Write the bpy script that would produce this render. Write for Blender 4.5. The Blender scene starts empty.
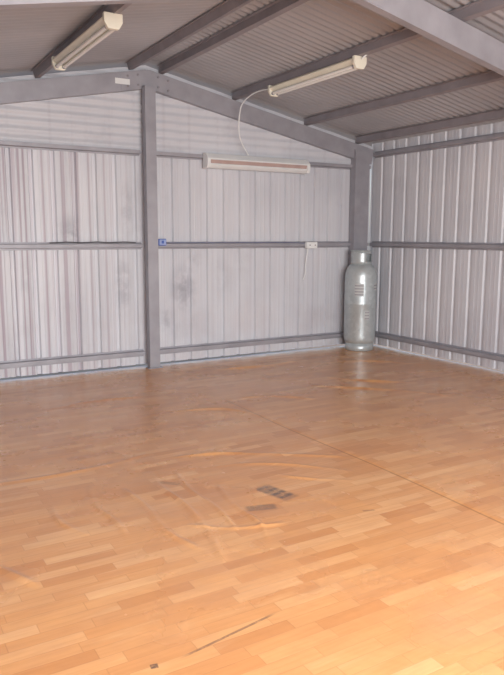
import bpy, bmesh, numpy as np, random
from math import *
from mathutils import Vector, Matrix
random.seed(4)
sc=bpy.context.scene
XL,XR,XC=-0.22,5.24,2.51
YB,YS=6.18,6.225      # girt face, sheet plane
YF=-0.6
SL=0.2
def raf(x): return 2.72-SL*abs(x-XC)      # rafter centre line
def roofz(x): return 2.885-SL*abs(x-XC)   # underside of roof sheet

# ------------------------------------------------------------ node helpers
class M:
    def __init__(s,name):
        s.m=bpy.data.materials.new(name); s.m.use_nodes=True
        s.t=s.m.node_tree; s.b=s.t.nodes['Principled BSDF']
    def n(s,k,**kw):
        nd=s.t.nodes.new(k)
        for a,v in kw.items(): setattr(nd,a,v)
        return nd
    def put(s,sock,v):
        if hasattr(v,'is_output') or isinstance(v,bpy.types.NodeSocket): s.t.links.new(v,sock)
        else: sock.default_value=v
    def math(s,op,a,b=0.0,c=None,clamp=False):
        nd=s.n('ShaderNodeMath',operation=op,use_clamp=clamp)
        s.put(nd.inputs[0],a); s.put(nd.inputs[1],b)
        if c is not None: s.put(nd.inputs[2],c)
        return nd.outputs[0]
    def pos(s):
        g=s.n('ShaderNodeTexCoord'); return g.outputs['Object']
    def sep(s,v):
        nd=s.n('ShaderNodeSeparateXYZ'); s.put(nd.inputs[0],v); return nd.outputs
    def comb(s,x,y,z=0.0):
        nd=s.n('ShaderNodeCombineXYZ'); s.put(nd.inputs[0],x);s.put(nd.inputs[1],y);s.put(nd.inputs[2],z); return nd.outputs[0]
    def noise(s,v,scale,detail=3,rough=.5):
        nd=s.n('ShaderNodeTexNoise'); s.put(nd.inputs['Vector'],v); nd.inputs['Scale'].default_value=scale
        nd.inputs['Detail'].default_value=detail; nd.inputs['Roughness'].default_value=rough
        return nd.outputs['Fac']
    def mapv(s,v,loc=(0,0,0),rot=(0,0,0),scale=(1,1,1),typ='POINT'):
        nd=s.n('ShaderNodeMapping',vector_type=typ); s.put(nd.inputs[0],v)
        nd.inputs[1].default_value=loc; nd.inputs[2].default_value=rot; nd.inputs[3].default_value=scale
        return nd.outputs[0]
    def ramp(s,f,stops):
        nd=s.n('ShaderNodeValToRGB'); s.put(nd.inputs[0],f); cr=nd.color_ramp
        while len(cr.elements)<len(stops): cr.elements.new(0.5)
        for e,(p,c) in zip(cr.elements,stops): e.position=p; e.color=(*c,1) if len(c)==3 else c
        return nd.outputs[0]
    def mix(s,f,a,b,mode='MIX'):
        nd=s.n('ShaderNodeMix',data_type='RGBA',blend_type=mode)
        s.put(nd.inputs[0],f)
        s.put(nd.inputs[6],a if not isinstance(a,tuple) else (*a[:3],1)); s.put(nd.inputs[7],b if not isinstance(b,tuple) else (*b[:3],1))
        return nd.outputs[2]
    def rng(s,f,a,b,c,d):
        nd=s.n('ShaderNodeMapRange',interpolation_type='SMOOTHSTEP'); s.put(nd.inputs[0],f)
        for i,v in enumerate((a,b,c,d)): nd.inputs[i+1].default_value=v
        return nd.outputs[0]
    def bump(s,h,st,dist=.01):
        nd=s.n('ShaderNodeBump'); nd.inputs['Strength'].default_value=st; nd.inputs['Distance'].default_value=dist
        s.put(nd.inputs['Height'],h); s.put(s.b.inputs['Normal'],nd.outputs[0])
    def set(s,col=None,rough=None,metal=None,spec=None):
        if col is not None: s.put(s.b.inputs['Base Color'],col if not isinstance(col,tuple) else (*col[:3],1))
        if rough is not None: s.put(s.b.inputs['Roughness'],rough)
        if metal is not None: s.put(s.b.inputs['Metallic'],metal)
        if spec is not None: s.put(s.b.inputs['Specular IOR Level'],spec)
        return s.m
def simple(name,col,rough=.5,metal=0,var=.08,scale=12):
    m=M(name); f=m.noise(m.pos(),scale,4)
    lo=tuple(c*(1-var) for c in col); hi=tuple(min(1,c*(1+var)) for c in col)
    m.set(m.ramp(f,[(.3,lo),(.7,hi)]),rough,metal); return m.m

# ------------------------------------------------------------ materials
def mat_wall(name,warm):
    m=M(name); P=m.pos(); x,y,z=m.sep(P)
    base=m.ramp(m.noise(P,1.3,4),[(.3,(.57,.585,.635)),(.7,(.66,.67,.71))])
    streak=m.noise(m.mapv(P,scale=(14,14,.35)),1.0,3,.6)
    base=m.mix(m.rng(streak,.5,.75,0,.3),base,(.42,.39,.44))
    grime=m.noise(m.mapv(P,scale=(1,1,.8)),2.2,5,.65)
    base=m.mix(m.rng(grime,.55,.75,0,.3),base,(.38,.38,.42))
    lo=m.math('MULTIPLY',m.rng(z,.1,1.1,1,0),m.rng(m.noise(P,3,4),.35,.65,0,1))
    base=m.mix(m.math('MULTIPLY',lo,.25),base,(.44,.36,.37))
    if warm:
        rs=m.noise(m.mapv(P,scale=(26,26,.12)),1.0,2,.5)
        w=m.math('MULTIPLY',m.rng(rs,.50,.60,0,.7),m.rng(x,1.2,3.0,1,.12))
        base=m.mix(w,base,(.33,.24,.30))
        r2=m.noise(m.mapv(P,loc=(5,0,0),scale=(11,11,.1)),1.0,2,.5)
        w=m.math('MULTIPLY',m.rng(r2,.52,.62,0,.5),m.rng(x,1.2,2.8,1,.2))
        base=m.mix(w,base,(.80,.82,.88))
        for (sx,sz,rx,rz,a) in [(2.88,.75,.17,.28,.55),(1.75,1.3,.14,.2,.5),(3.35,.85,.2,.25,.15),(2.3,1.5,.08,.3,.35),(3.0,1.05,.1,.12,.3),(1.35,.9,.12,.3,.2),(2.25,.8,.1,.35,.4),(2.7,.45,.1,.2,.4)]:
            d=m.n('ShaderNodeVectorMath',operation='LENGTH')
            m.put(d.inputs[0],m.comb(m.math('DIVIDE',m.math('SUBTRACT',x,sx),rx),m.math('DIVIDE',m.math('SUBTRACT',z,sz),rz)))
            k=m.math('MULTIPLY',m.rng(d.outputs['Value'],0,1.2,1,0),m.rng(m.noise(P,7,4,.6),.33,.62,0,1))
            base=m.mix(m.math('MULTIPLY',k,a),base,(.17,.17,.22))
    m.set(base,.42,0,.4); return m.m
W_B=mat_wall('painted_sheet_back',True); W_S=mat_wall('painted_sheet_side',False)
def mat_roof():
    m=M('roof_sheet_zinc'); P=m.pos()
    b=m.ramp(m.noise(P,1.5,4),[(.3,(.36,.355,.375)),(.7,(.44,.435,.455))])
    m.set(b,.4,.25); return m.m
RF=mat_roof()
STEEL=simple('galvanised_frame',(.33,.325,.36),.5,.2,.12,6)
STEEL_D=simple('galvanised_purlin',(.25,.23,.25),.55,.1,.12,6)
CREAM=simple('cream_enamel',(.80,.77,.64),.4,0,.04)
WHITE=simple('white_plastic',(.82,.84,.84),.35,0,.03)
TUBE=simple('tube_glass',(.90,.90,.86),.2,0,.02)
BLUE=simple('blue_plastic',(.05,.12,.45),.4)
CABLE=simple('grey_blue_cable',(.13,.15,.26),.5)
DARK=simple('dark_rubber',(.05,.05,.055),.6)
BRASS=simple('brass_valve',(.45,.34,.15),.35,.9)
BROWN=simple('shadow_strip_brown',(.46,.33,.30),.4,0,.1)  # brown colour stands in for the shadow strip under the wall light's white body
def mat_cyl():
    m=M('galvanised_bottle'); P=m.pos()
    v=m.n('ShaderNodeTexVoronoi'); m.put(v.inputs['Vector'],P); v.inputs['Scale'].default_value=26
    f=m.sep(v.outputs['Color'])[0]
    c=m.ramp(f,[(0,(.46,.51,.52)),(1,(.55,.60,.61))])
    c=m.mix(m.rng(m.noise(P,5,5),.5,.7,0,.4),c,(.34,.37,.38))
    m.set(c,.36,.4); return m.m
CYL=mat_cyl()
def mat_floor():
    m=M('vinyl_plank_floor'); P=m.pos(); x,y,z=m.sep(P)
    W,L=.057,.28
    yr=m.math('DIVIDE',y,W); row=m.math('FLOOR',yr)
    wn=m.n('ShaderNodeTexWhiteNoise',noise_dimensions='1D'); m.put(wn.inputs['W'],row)
    xr=m.math('ADD',m.math('DIVIDE',x,L),m.math('MULTIPLY',wn.outputs['Value'],7.3)); cell=m.math('FLOOR',xr)
    w2=m.n('ShaderNodeTexWhiteNoise',noise_dimensions='2D'); m.put(w2.inputs['Vector'],m.comb(cell,row))
    r=w2.outputs['Value']
    c=m.ramp(r,[(0,(.57,.24,.085)),(.2,(.64,.285,.105)),(.7,(.70,.335,.13)),(1,(.76,.40,.175))])
    g=m.noise(m.comb(m.math('MULTIPLY',x,3.5),m.math('ADD',m.math('MULTIPLY',y,55),m.math('MULTIPLY',r,40))),1,4,.6)
    c=m.mix(m.rng(g,.35,.75,0,.3),c,(.48,.19,.065))
    g2=m.noise(m.comb(m.math('MULTIPLY',x,2),m.math('ADD',m.math('MULTIPLY',y,14),m.math('MULTIPLY',r,90))),1,3,.6)
    c=m.mix(m.rng(g2,.55,.8,0,.4),c,(.82,.50,.24))
    fy=m.math('ABSOLUTE',m.math('SUBTRACT',m.math('FRACT',yr),.5)); fx=m.math('ABSOLUTE',m.math('SUBTRACT',m.math('FRACT',xr),.5))
    j=m.math('MAXIMUM',m.rng(fy,.46,.5,0,1),m.rng(fx,.49,.5,0,1))
    c=m.mix(m.math('MULTIPLY',j,.35),c,(.36,.15,.06))
    # overlap seam of the two vinyl sheets
    sx=m.math('ABSOLUTE',m.math('SUBTRACT',m.math('SUBTRACT',x,2.462),m.math('MULTIPLY',.012,m.math('SINE',m.math('MULTIPLY',y,3)))))
    c=m.mix(m.math('MULTIPLY',m.rng(sx,.002,.007,.55,0),m.rng(y,4.4,4.8,1,0)),c,(.20,.09,.05))
    gr=m.noise(P,1.1,5,.6)
    c=m.mix(m.rng(gr,.45,.75,0,.25),c,(.48,.27,.19))
    nz=m.noise(P,35,4,.7)
    for (a,b,hw,al,st) in [((1.745,2.86),(1.80,2.64),.055,.9,True),((1.53,2.645),(1.68,2.60),.035,.6,False),
                        ((.80,1.76),(1.17,1.82),.006,.6,False),((.69,1.765),(.715,1.76),.012,.9,False),
                        ((1.32,3.18),(1.40,3.10),.02,.4,False),((2.0,2.35),(2.06,2.33),.01,.4,False)]:
        a=Vector(a);b=Vector(b);cx=(a+b)/2;hl=(b-a).length/2;an=atan2(b.y-a.y,b.x-a.x)
        q=m.mapv(P,loc=(cx.x,cx.y,0),rot=(0,0,an),scale=(hl,hw,1),typ='TEXTURE')
        qx,qy,_=m.sep(q)
        k=m.math('MULTIPLY',m.rng(m.math('ABSOLUTE',qx),.75,1.1,1,0),m.rng(m.math('ABSOLUTE',qy),.6,1.15,1,0))
        k=m.math('MULTIPLY',k,m.rng(nz,.3,.55,.35,1))
        if st: k=m.math('MULTIPLY',k,m.math('ADD',.78,m.math('MULTIPLY',.22,m.math('SINE',m.math('MULTIPLY',qx,14)))))
        c=m.mix(m.math('MULTIPLY',k,al),c,(.06,.045,.045))
    rg=m.rng(gr,.3,.7,.20,.32)
    m.set(c,rg,0,.7)
    m.bump(m.math('ADD',m.noise(P,4.5,3),m.math('MULTIPLY',j,-.03)),.4,.02)
    return m.m
FLO=mat_floor()
def mat_label():
    m=M('printed_label'); P=m.pos(); x,y,z=m.sep(P)
    b=m.math('SINE',m.math('MULTIPLY',z,190)) 
    m.set(m.mix(m.rng(b,.2,.5,0,1),(.52,.53,.53),(.28,.28,.30)),.5); return m.m
LABEL=mat_label()
def mat_ground():
    m=M('ground_dirt'); P=m.pos()
    m.set(m.ramp(m.noise(P,2,6),[(.3,(.30,.20,.13)),(.7,(.45,.33,.22))]),.9); return m.m

# ------------------------------------------------------------ mesh helpers
def empty(name,loc=(0,0,0)):
    e=bpy.data.objects.new(name,None); e.location=loc; e.empty_display_size=.1; sc.collection.objects.link(e); return e
def mk(name,v,f,mat,parent=None,smooth=False,bev=0):
    me=bpy.data.meshes.new(name); me.from_pydata([tuple(a) for a in v],[],f); me.update()
    bm=bmesh.new(); bm.from_mesh(me); bmesh.ops.recalc_face_normals(bm,faces=bm.faces); bm.to_mesh(me); bm.free()
    me.materials.append(mat)
    if smooth: me.polygons.foreach_set('use_smooth',[True]*len(me.polygons))
    o=bpy.data.objects.new(name,me); sc.collection.objects.link(o)
    if parent: o.parent=parent
    if bev:
        md=o.modifiers.new('bev','BEVEL'); md.width=bev; md.segments=2; md.limit_method='ANGLE'
    return o
def box(name,a,b,mat,parent=None,bev=0):
    x0,y0,z0=a;x1,y1,z1=b
    v=[(x,y,z) for x in (x0,x1) for y in (y0,y1) for z in (z0,z1)]
    f=[(0,1,3,2),(4,6,7,5),(0,4,5,1),(2,3,7,6),(0,2,6,4),(1,5,7,3)]
    return mk(name,v,f,mat,parent,False,bev)
def extr(name,prof,p0,p1,u,w,mat,parent=None,closed=True,caps=True,smooth=False,bev=0):
    p0=Vector(p0);p1=Vector(p1);u=Vector(u);w=Vector(w);n=len(prof)
    v=[p0+u*a+w*b for a,b in prof]+[p1+u*a+w*b for a,b in prof]
    f=[(i,(i+1)%n,n+(i+1)%n,n+i) for i in range(n if closed else n-1)]
    if caps and closed: f+=[tuple(range(n)),tuple(range(n,2*n))]
    return mk(name,v,f,mat,parent,smooth,bev)
def cee(d,b,t=.003,lip=.015):
    # C section: depth d (u), flange b (w); web at w=0, opening toward +w
    h=d/2
    return [(-h,0),(h,0),(h,b),(h-lip,b),(h-lip,b-t),(h-t,b-t),(h-t,t),(-h+t,t),(-h+t,b-t),(-h+lip,b-t),(-h+lip,b),(-h,b)]
def tophat(h,w,fl=.025,t=.002):
    o=[(-w/2-fl,0),(-w/2,0),(-w/2+.006,h),(w/2-.006,h),(w/2,0),(w/2+fl,0)]
    i=[(w/2+fl,t),(w/2+t,t),(w/2-.006+t,h+t),(-w/2+.006-t,h+t),(-w/2-t,t),(-w/2-fl,t)]
    return o+i
def lathe(name,prof,mat,parent=None,seg=48,loc=(0,0,0)):
    v=[];f=[];n=len(prof)
    for i in range(seg):
        a=2*pi*i/seg
        for r,z in prof: v.append((loc[0]+r*cos(a),loc[1]+r*sin(a),loc[2]+z))
    for i in range(seg):
        j=(i+1)%seg
        for k in range(n-1): f.append((i*n+k,j*n+k,j*n+k+1,i*n+k+1))
    return mk(name,v,f,mat,parent,True)
def tube(name,pts,r,mat,parent=None):
    cu=bpy.data.curves.new(name,'CURVE'); cu.dimensions='3D'; cu.bevel_depth=r; cu.bevel_resolution=3
    s=cu.splines.new('NURBS'); s.points.add(len(pts)-1)
    for q,p in zip(s.points,pts): q.co=(*p,1)
    s.use_endpoint_u=True; s.order_u=3; cu.materials.append(mat)
    o=bpy.data.objects.new(name,cu); sc.collection.objects.link(o)
    dg=bpy.context.evaluated_depsgraph_get(); me=bpy.data.meshes.new_from_object(o.evaluated_get(dg))
    m=bpy.data.objects.new(name,me); sc.collection.objects.link(m); m.parent=parent
    bpy.data.objects.remove(o); m.name=name
    if not me.materials: me.materials.append(mat)
    for p in me.polygons:p.use_smooth=True
    return m
def bolt(parent,p,axis,r=.011,h=.008,k=0):
    ax=Vector(axis).normalized(); t=ax.orthogonal().normalized(); s=ax.cross(t)
    prof=[(r*cos(i*pi/3),r*sin(i*pi/3)) for i in range(6)]
    extr('bolt_%d'%k,prof,Vector(p),Vector(p)+ax*h,t,s,STEEL_D,parent)

# ------------------------------------------------------------ floor
def seg_d(X,Y,a,b):
    ax,ay=a;bx,by=b;dx,dy=bx-ax,by-ay;L=dx*dx+dy*dy
    t=np.clip(((X-ax)*dx+(Y-ay)*dy)/L,0,1)
    return np.hypot(X-ax-t*dx,Y-ay-t*dy),t
xs=np.concatenate([np.arange(XL-.04,.3,.02),np.arange(.3,2.7,.0075),np.arange(2.7,XR+.05,.016)])
ys=np.concatenate([np.arange(YF,2.2,.02),np.arange(2.2,3.75,.0075),np.arange(3.75,YS,.016),[YS]])
X,Y=np.meshgrid(xs,ys,indexing='ij');Z=np.zeros_like(X)
rs_=np.random.RandomState(3)
def ridge(pts,h,s):
    global Z
    p=np.array(pts,float)
    for _ in range(3):
        q=[p[0]]
        for a,b in zip(p[:-1],p[1:]): q+= [a*.75+b*.25,a*.25+b*.75]
        q.append(p[-1]);p=np.array(q)
    best=np.full_like(X,9.);n=len(p)-1;T=np.zeros_like(X)
    for i in range(n):
        if np.hypot(*(p[i+1]-p[i]))<1e-6: continue
        d,t=seg_d(X,Y,p[i],p[i+1]); k=d<best; best=np.where(k,d,best); T=np.where(k,(i+t)/n,T)
    ph=rs_.rand()*6
    amp=(.1+.9*np.sin(np.pi*np.clip(T,0.02,.98)))*(.7+.3*np.sin(T*11+ph))
    Z+=h*np.exp(-(best/s)**2)*amp
Z+=.006/(1+np.exp(-(X-2.47-.012*np.sin(Y*3))/.006))*(Y<4.7)*np.clip((4.7-Y)*2,0,1)*np.clip((4.3-X)*1,0,1)
ridge([(.4,3.62),(.8,3.55),(1.2,3.58),(1.45,3.66)],.007,.022)
ridge([(1.55,3.52),(1.8,3.46),(2.05,3.30),(2.42,3.02)],.011,.018)
ridge([(1.68,3.25),(1.85,3.22),(2.1,3.05),(2.3,2.80)],.008,.016)
ridge([(1.33,3.34),(1.29,3.1),(1.31,2.85),(1.28,2.55),(1.20,2.25)],.014,.017)
ridge([(1.46,3.28),(1.40,3.0),(1.43,2.75),(1.38,2.45)],.010,.012)
ridge([(1.12,3.2),(1.14,2.9),(1.10,2.6),(1.16,2.38)],.011,.015)
ridge([(1.56,2.98),(1.50,2.7),(1.52,2.5),(1.45,2.30)],.009,.014)
ridge([(.98,3.3),(.92,3.05),(.96,2.8),(.93,2.6)],.009,.015)
ridge([(1.22,2.62),(1.34,2.5),(1.5,2.44),(1.62,2.42)],.008,.013)
ridge([(1.9,3.0),(2.0,2.85),(2.2,2.7)],.006,.014)
ridge([(.35,2.8),(.42,2.62),(.52,2.4)],.011,.016)
ridge([(.75,3.15),(.72,2.95),(.8,2.75)],.008,.015)
ridge([(3.3,4.75),(3.6,4.4),(3.95,4.1),(4.1,3.8)],.015,.022)
ridge([(3.7,4.9),(3.9,4.55),(4.2,4.35)],.018,.022)
ridge([(3.0,5.7),(3.4,5.62),(3.9,5.7)],.018,.03)
ridge([(4.3,5.5),(4.7,5.2),(4.9,4.9)],.015,.03)
ridge([(2.6,4.6),(2.9,4.5),(3.1,4.2)],.012,.02)
ridge([(2.0,4.5),(2.4,4.35),(2.47,4.0)],.012,.02)
ridge([(1.2,5.0),(1.6,5.1),(2.1,5.0)],.009,.03)
Z+=.002*np.sin(X*2.1+1.3*np.sin(Y*1.7))*np.sin(Y*2.6+X)
fade=np.clip((np.hypot(X-4.97,Y-5.96)-.25)*5,0,1)*np.clip((YB-.08-Y)*6,0,1)
Z*=fade
nx,ny=X.shape
V=np.stack([X.ravel(),Y.ravel(),Z.ravel()],1)
idx=np.arange(nx*ny).reshape(nx,ny)
F=np.stack([idx[:-1,:-1].ravel(),idx[1:,:-1].ravel(),idx[1:,1:].ravel(),idx[:-1,1:].ravel()],1)
me=bpy.data.meshes.new('floor');me.from_pydata(V.tolist(),[],F.tolist());me.materials.append(FLO)
me.polygons.foreach_set('use_smooth',[True]*len(me.polygons))
fo=bpy.data.objects.new('floor',me);sc.collection.objects.link(fo)
box('concrete_slab',(XL-.1,YF-.05,-.15),(XR+.1,YS+.06,-.012),simple('concrete',(.4,.38,.36),.9))
mg=mat_ground()
mk('ground',[(-30,-40,-.16),(30,-40,-.16),(30,30,-.16),(-30,30,-.16)],[(0,1,2,3)],mg)

# ------------------------------------------------------------ wall sheeting (ribbed)
def ribprof(L0,L1,p=.19,d=.022):
    out=[];s=L0
    while s<L1:
        for a,o in [(0,0),(.038,0),(.043,-.002),(.050,-.002),(.055,0),(.090,0),(.095,-.002),(.102,-.002),(.107,0),(.140,0),(.151,d),(.179,d)]:
            if s+a<=L1: out.append((s+a,o))
        s+=p
    out.append((L1,0)); return out
def sheet(name,mapf,prof,h0,h1,mat,parent=None):
    v=[];n=len(prof)
    for a,o in prof: v.append(mapf(a,o,h0))
    for a,o in prof: v.append(mapf(a,o,h1))
    f=[(i,i+1,n+i+1,n+i) for i in range(n-1)]
    o=mk(name,v,f,mat,parent); return o
ZG=2.05
wb=empty('wall_back')
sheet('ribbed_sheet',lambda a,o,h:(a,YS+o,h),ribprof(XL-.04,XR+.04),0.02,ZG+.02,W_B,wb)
zs=np.arange(ZG,2.93,.0095)
v=[];
for z in zs:
    o=.006*sin(2*pi*z/.076)
    v+=[(XL-.04,YS-.012+o,z),(XR+.04,YS-.012+o,z)]
g=mk('gable_sheet',v,[(2*i,2*i+1,2*i+3,2*i+2) for i in range(len(zs)-1)],W_S,wb,True)
bm=bmesh.new();bm.from_mesh(g.data)
for sgn in (1,-1):
    bmesh.ops.bisect_plane(bm,geom=bm.verts[:]+bm.edges[:]+bm.faces[:],plane_co=(XC,0,2.855),plane_no=Vector((sgn*SL,0,1)).normalized(),clear_outer=True)
bm.to_mesh(g.data);bm.free()
wr=empty('wall_right');sheet('ribbed_sheet',lambda a,o,h:(XR+.045+o,a,h),ribprof(YF,YS,d=.014),0.015,2.33,W_S,wr)
wl=empty('wall_left');sheet('ribbed_sheet',lambda a,o,h:(XL-.045-o,a,h),ribprof(YF,YS),0.015,2.33,W_S,wl)
wf=empty('wall_front')
DX0,DX1,DZ=.0,3.2,2.15
sheet('sheet_left',lambda a,o,h:(a,YF-o,h),ribprof(XL-.04,DX0),0.0,2.33,W_S,wf)
sheet('sheet_right',lambda a,o,h:(a,YF-o,h),ribprof(DX1,XR+.04),0.0,2.33,W_S,wf)
v=[(DX0,YF,DZ),(DX1,YF,DZ),(DX1,YF,roofz(DX1)),(XC,YF,roofz(XC)),(DX0,YF,roofz(DX0))]
mk('sheet_head',v,[(0,1,2,3,4)],W_S,wf)

# ------------------------------------------------------------ roof
cl=empty('ceiling')
ysr=np.arange(YF-.15,YS+.25,.0095)
for nm,sg in (('roof_sheet_right',1),('roof_sheet_left',-1)):
    v=[]
    for y in ysr:
        o=.006*sin(2*pi*y/.076)
        v+=[(XC,y,roofz(XC)+.009+o),(XC+sg*2.95,y,roofz(XC+sg*2.95)+.009+o)]
    mk(nm,v,[(2*i,2*i+1,2*i+3,2*i+2) for i in range(len(ysr)-1)],RF,cl,True)
extr('ridge_cap',[(-.18,-.036),(0,.004),(.18,-.036),(.18,-.032),(0,.008),(-.18,-.032)],(XC,YF-.15,2.915),(XC,YS+.25,2.915),(1,0,0),(0,0,1),RF,cl)

def purlin(x,name='roof_purlin',y0=YF,y1=YS-.03,mat=STEEL_D,h=.06,w=.05):
    s=1 if x>=XC else -1
    u=Vector((1,0,-SL*s)).normalized(); n=Vector((-u.z,0,u.x))*-1
    z=roofz(x)-.001
    return extr(name,tophat(h,w),(x,y0,z),(x,y1,z),u,n,mat)
for x in (.60,1.50,2.35,2.67,3.46,4.34,5.05,-.05): purlin(x)

def rafter(y,facing,name='steel_rafter'):
    e=empty(name)
    d=.165
    for k,sg in enumerate((-1,1)):
        xe=XC+sg*2.73
        u=Vector((SL*sg,0,1)).normalized()
        extr('rafter_arm_%d'%(k+1),cee(d,.06),(XC+sg*.002,y,raf(XC)),(xe,y,raf(xe)),u,(0,facing,0),STEEL,e)
    w=.26; yy=y-.004 if facing>0 else y+.004
    y2=y-.001 if facing>0 else y+.001
    z0=raf(XC)
    pts=[(XC-w,z0-SL*w-.075),(XC,z0-.085),(XC+w,z0-SL*w-.075),(XC+w,z0-SL*w+.075),(XC,z0+.08),(XC-w,z0-SL*w+.075)]
    v=[(a,yy,b) for a,b in pts]+[(a,y2,b) for a,b in pts]
    mk('apex_plate',v,[(0,1,4,5),(1,2,3,4),(6,7,10,11),(7,8,9,10)]+[(i,(i+1)%6,6+(i+1)%6,6+i) for i in range(6)],STEEL,e)
    k=0
    for dx in (-.2,-.1,.1,.2):
        for dz in (-.045,.045):
            bolt(e,(XC+dx,min(yy,y2) if facing>0 else max(yy,y2),z0-SL*abs(dx)+dz),(0,-facing,0),k=k);k+=1
    return e
rafter(YB-.03,1)
rafter(3.2,1)
rafter(YF+.07,-1)
def column(x,y,top,name='steel_column',d=.13,web=(0,1,0),u=(1,0,0),b=.06,z0=0):
    e=empty(name)
    extr('shaft',cee(d,b),(x,y,z0),(x,y,top),u,web,STEEL,e)
    uu=Vector(u)*(d/2+.02); ww=Vector(web)
    c=Vector((x,y,0))
    lo=c-uu-ww*.02; hi=c+uu+ww*b
    box('base_plate',(min(lo.x,hi.x),min(lo.y,hi.y),z0),(max(lo.x,hi.x),max(lo.y,hi.y),z0+.008),STEEL,e)
    return e
column(XC-.015,YB-.115,raf(XC)-.08,d=.105,b=.075)
column(5.07,YB-.06,2.24,d=.20,b=.09)
for yy in (3.2,YF+.1):
    column(XR-.09,yy,2.2,d=.15,web=(0,1,0)); column(XL+.09,yy,2.2,d=.15,web=(0,1,0))
column(XL+.13,YB-.06,2.2,d=.2,b=.09)
def girt(z,name='wall_girt'):
    e=empty(name)
    for i,(a,b) in enumerate(((XL+.02,XC-.075),(XC+.045,XR-.0))):
        extr('rail_%d'%(i+1),tophat(.042,.04,.016),(a,YS-.002,z),(b,YS-.002,z),(0,0,1),(0,-1,0),STEEL,e)
    return e
for z in (.137,1.185,2.06): girt(z)
def girt_s(z,x,s,name='wall_girt'):
    return extr(name,tophat(.042,.04,.016),(x,YF+.03,z),(x,YS-.06,z),(0,0,1),(s,0,0),STEEL)
for z in (.137,1.185,2.2):
    girt_s(z,XR+.043,-1); girt_s(z,XL-.043,1)

# ------------------------------------------------------------ fluorescent battens
def batten(loc,L=1.24,mat=CREAM,twin=True,width=.115):
    e=empty('fluorescent_light',loc)
    c=Vector((0,0,0));a=Vector((0,1,0));s=Vector((1,0,0));u=Vector((0,0,1))
    w=width/2
    prof=[(-w*.55,0),(w*.55,0),(w,-.018),(w,-.026),(w*.5,-.05),(-w*.5,-.05),(-w,-.026),(-w,-.018)]
    extr('body',prof,c-a*(L/2-.01),c+a*(L/2-.01),s,u,mat,e,bev=.002)
    for i,sg in enumerate((-1,1)):
        extr('end_cap_%d'%(i+1),[(-w*1.03,.002),(w*1.03,.002),(w*1.03,-.05),(w*.6,-.09),(-w*.6,-.09),(-w*1.03,-.05)],c+a*sg*(L/2-.03),c+a*sg*L/2,s,u,mat,e,bev=.003)
    offs=(-.026,.026) if twin else (0,)
    for i,o in enumerate(offs):
        pr=[(o+.0135*cos(k*pi/8),-.068+.0135*sin(k*pi/8)) for k in range(16)]
        extr('tube_%d'%(i+1),pr,c-a*(L/2-.04),c+a*(L/2-.04),s,u,TUBE,e)
        for sg in (-1,1):
            pr2=[(o+.015*cos(k*pi/6),-.068+.015*sin(k*pi/6)) for k in range(12)]
            extr('tube_cap_%d'%(i+1),pr2,c+a*sg*(L/2-.035),c+a*sg*(L/2-.055),s,u,STEEL,e)
    return e
zl=roofz(1.50)-.064
batten((1.49,4.80,zl))
zr=roofz(3.46)-.064
batten((3.45,4.84,zr))
# wall light on the upper girt: sloping white body, brown strip painted as the body's shadow, white lower lip
xa,xb=3.09,4.31
e=empty('wall_batten_light',((xa+xb)/2,YB,2.085)); hl=(xb-xa)/2
u=(0,-1,0);w=(0,0,1)
extr('body',[(.001,.0),(.05,0),(.105,-.05),(.105,-.062),(.001,-.062)],(-hl,0,0),(hl,0,0),u,w,WHITE,e,bev=.002)
extr('shadow_strip',[(.002,-.063),(.100,-.063),(.090,-.096),(.002,-.096)],(-hl+.03,0,0),(hl-.03,0,0),u,w,BROWN,e,bev=.002)
extr('lower_reflector',[(.002,-.097),(.089,-.097),(.096,-.114),(.06,-.14),(.002,-.14)],(-hl+.03,0,0),(hl-.03,0,0),u,w,WHITE,e,bev=.002)
for i,(p,q) in enumerate(((-hl-.004,-hl+.03),(hl-.03,hl+.004))):
    extr('end_cap_%d'%(i+1),[(.0005,.004),(.053,.004),(.11,-.048),(.11,-.11),(.09,-.142),(.0005,-.145)],(p,0,0),(q,0,0),u,w,WHITE,e,bev=.003)
ec=empty('electrical_cable')
tube('cord',[(3.45,5.475,zr-.02),(3.40,5.62,zr-.0),(3.40,5.95,zr-.06),(3.41,6.02,2.45),(3.42,6.05,2.3),(3.47,6.08,2.2),(3.55,6.11,2.12),(3.58,6.13,2.095)],.006,WHITE,ec)
tube('cord_to_ridge',[(3.45,4.205,zr-.02),(3.47,4.15,zr+.02),(3.52,4.0,zr+.03),(3.53,3.6,zr+.03),(3.53,3.22,zr+.03)],.006,WHITE,ec)

# ------------------------------------------------------------ electrical bits on the middle girt
e=empty('junction_box')
box('box_body',(4.33,YB-.045,1.145),(4.47,YB-.001,1.215),WHITE,e,.005)
box('box_lid',(4.335,YB-.052,1.15),(4.465,YB-.0455,1.21),WHITE,e,.002)
for i,x in enumerate((4.365,4.435)):
    bolt(e,(x,YB-.052,1.18),(0,-1,0),.008,.003,i)
tube('lead',[(4.36,YB-.02,1.146),(4.355,YB-.02,1.08),(4.34,YB-.005,.98),(4.35,YB,.86),(4.32,YB+.01,.8)],.005,WHITE,e)
e=empty('power_switch')
box('switch_body',(2.585,YB-.04,1.185),(2.665,YB-.001,1.25),BLUE,e,.004)
box('switch_plate',(2.592,YB-.045,1.192),(2.658,YB-.0405,1.243),simple('pale_blue_plastic',(.3,.38,.65),.4),e,.001)
box('rocker',(2.612,YB-.05,1.205),(2.636,YB-.0455,1.232),BLUE,e,.001)
ec=empty('electrical_cable')
tube('cord',[(2.672,YB-.02,1.212)]+[(2.7+.12*i,YB-.008,1.209+.003*(i%2)) for i in range(13)]+[(4.32,YB-.015,1.20)],.004,CABLE,ec)
ec=empty('electrical_cable')
tube('cord',[(1.55+.09*i,YB-.008,1.214+.004*(i%3)) for i in range(10)],.005,DARK,ec)
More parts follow.
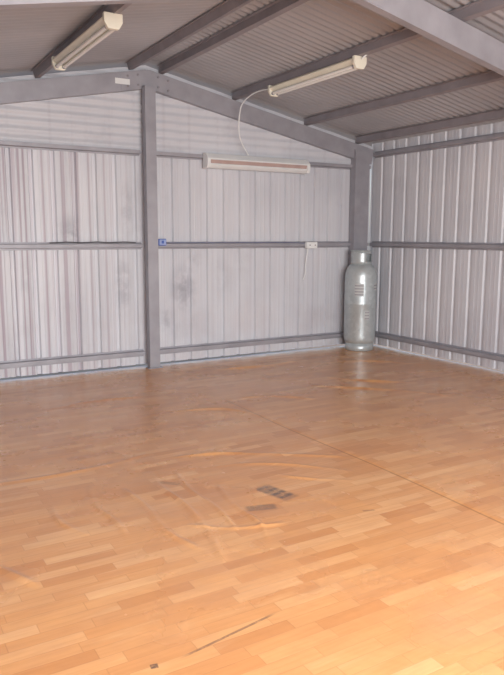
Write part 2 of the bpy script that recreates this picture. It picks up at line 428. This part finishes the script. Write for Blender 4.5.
box('warning_label',(2.19,YB-.0355,2.645),(2.33,YB-.0345,2.695),WHITE)

# ------------------------------------------------------------ gas cylinder
gc=empty('gas_cylinder',(4.95,5.955,0))
R=.178; ZS=1.03
prof=[(.0,.075),(.08,.06),(.13,.06),(.165,.085),(R-.003,.12),(R,.15),(R,.50),(R+.002,.505),(R+.002,.535),(R,.54),(R,.80),(R-.006,.85),(R-.025,.90),(R-.06,.94),(R-.10,.962),(.04,.972),(.0,.974)]
lathe('body',[(r,z*ZS) for r,z in prof],CYL,gc,64)
lathe('foot_ring',[(.150,.004),(.158,.0),(.162,.004),(.160,.085),(.152,.085),(.150,.004)],CYL,gc,64)
v=[];f=[];seg=64
zz=[.965,1.0,1.085,1.115]
RC=.115
for i in range(seg):
    a=2*pi*i/seg
    for z in zz: v.append((RC*cos(a),RC*sin(a),z))
for i in range(seg):
    j=(i+1)%seg
    deg=(i*360/seg)%180
    for k in range(3):
        if k==1 and 75<deg<140: continue
        f.append((i*4+k,j*4+k,j*4+k+1,i*4+k+1))
co=mk('collar',v,f,CYL,gc,True);md=co.modifiers.new('s','SOLIDIFY');md.thickness=.006
lathe('collar_rim',[(RC+.007*cos(k*pi/4),1.117+.007*sin(k*pi/4)) for k in range(9)],CYL,gc,64)
lathe('valve_neck',[(.0,1.0),(.03,1.0),(.03,1.02),(.018,1.025),(.018,1.07),(.0,1.07)],BRASS,gc,24)
extr('valve_outlet',[(.013*cos(k*pi/6),.013*sin(k*pi/6)) for k in range(12)],(-.01,-.06,1.045),(0,0,1.045),(1,0,0),(0,0,1),BRASS,gc)
lathe('handwheel',[(.0,1.075),(.028,1.075),(.032,1.082),(.028,1.094),(.0,1.096)],DARK,gc,24)
def patch(name,a0,a1,z0,z1,mat):
    v=[];n=14
    for i in range(n+1):
        a=radians(a0+(a1-a0)*i/n)
        v+=[((R+.0018)*cos(a),(R+.0018)*sin(a),z0),((R+.0018)*cos(a),(R+.0018)*sin(a),z1)]
    mk(name,v,[(2*i,2*i+2,2*i+3,2*i+1) for i in range(n)],mat,gc,True)
patch('label_1',-150,-118,.62,.76,LABEL)
patch('label_2',-112,-95,.36,.46,LABEL)
patch('label_3',-75,-40,.68,.76,LABEL)

# ------------------------------------------------------------ light
w=bpy.data.worlds.new('World');sc.world=w;w.use_nodes=True;nt=w.node_tree
bg=nt.nodes['Background'];sky=nt.nodes.new('ShaderNodeTexSky');sky.sky_type='NISHITA';sky.sun_disc=False
sky.sun_elevation=radians(50);sky.sun_rotation=radians(160);sky.dust_density=2
nt.links.new(sky.outputs[0],bg.inputs[0]);bg.inputs[1].default_value=.3
L=bpy.data.lights.new('doorway_daylight','AREA');L.shape='RECTANGLE';L.size=3.6;L.size_y=2.4;L.energy=425;L.color=(1,.985,.98)
lo=bpy.data.objects.new('doorway_daylight',L);lo.location=(1.35,YF-.7,1.55);lo.rotation_euler=(radians(70),0,0);sc.collection.objects.link(lo)

# ------------------------------------------------------------ camera
cd=bpy.data.cameras.new('camera');cam=bpy.data.objects.new('camera',cd);sc.collection.objects.link(cam)
cam.location=(0,0,1.29);cam.rotation_euler=(1.4202,-.0026,-.5341)
cd.sensor_fit='VERTICAL';cd.sensor_height=36;cd.lens=36*676.3/675;cd.clip_start=.02
sc.camera=cam
sc.view_settings.view_transform='Standard'
sc.view_settings.gamma=1.08
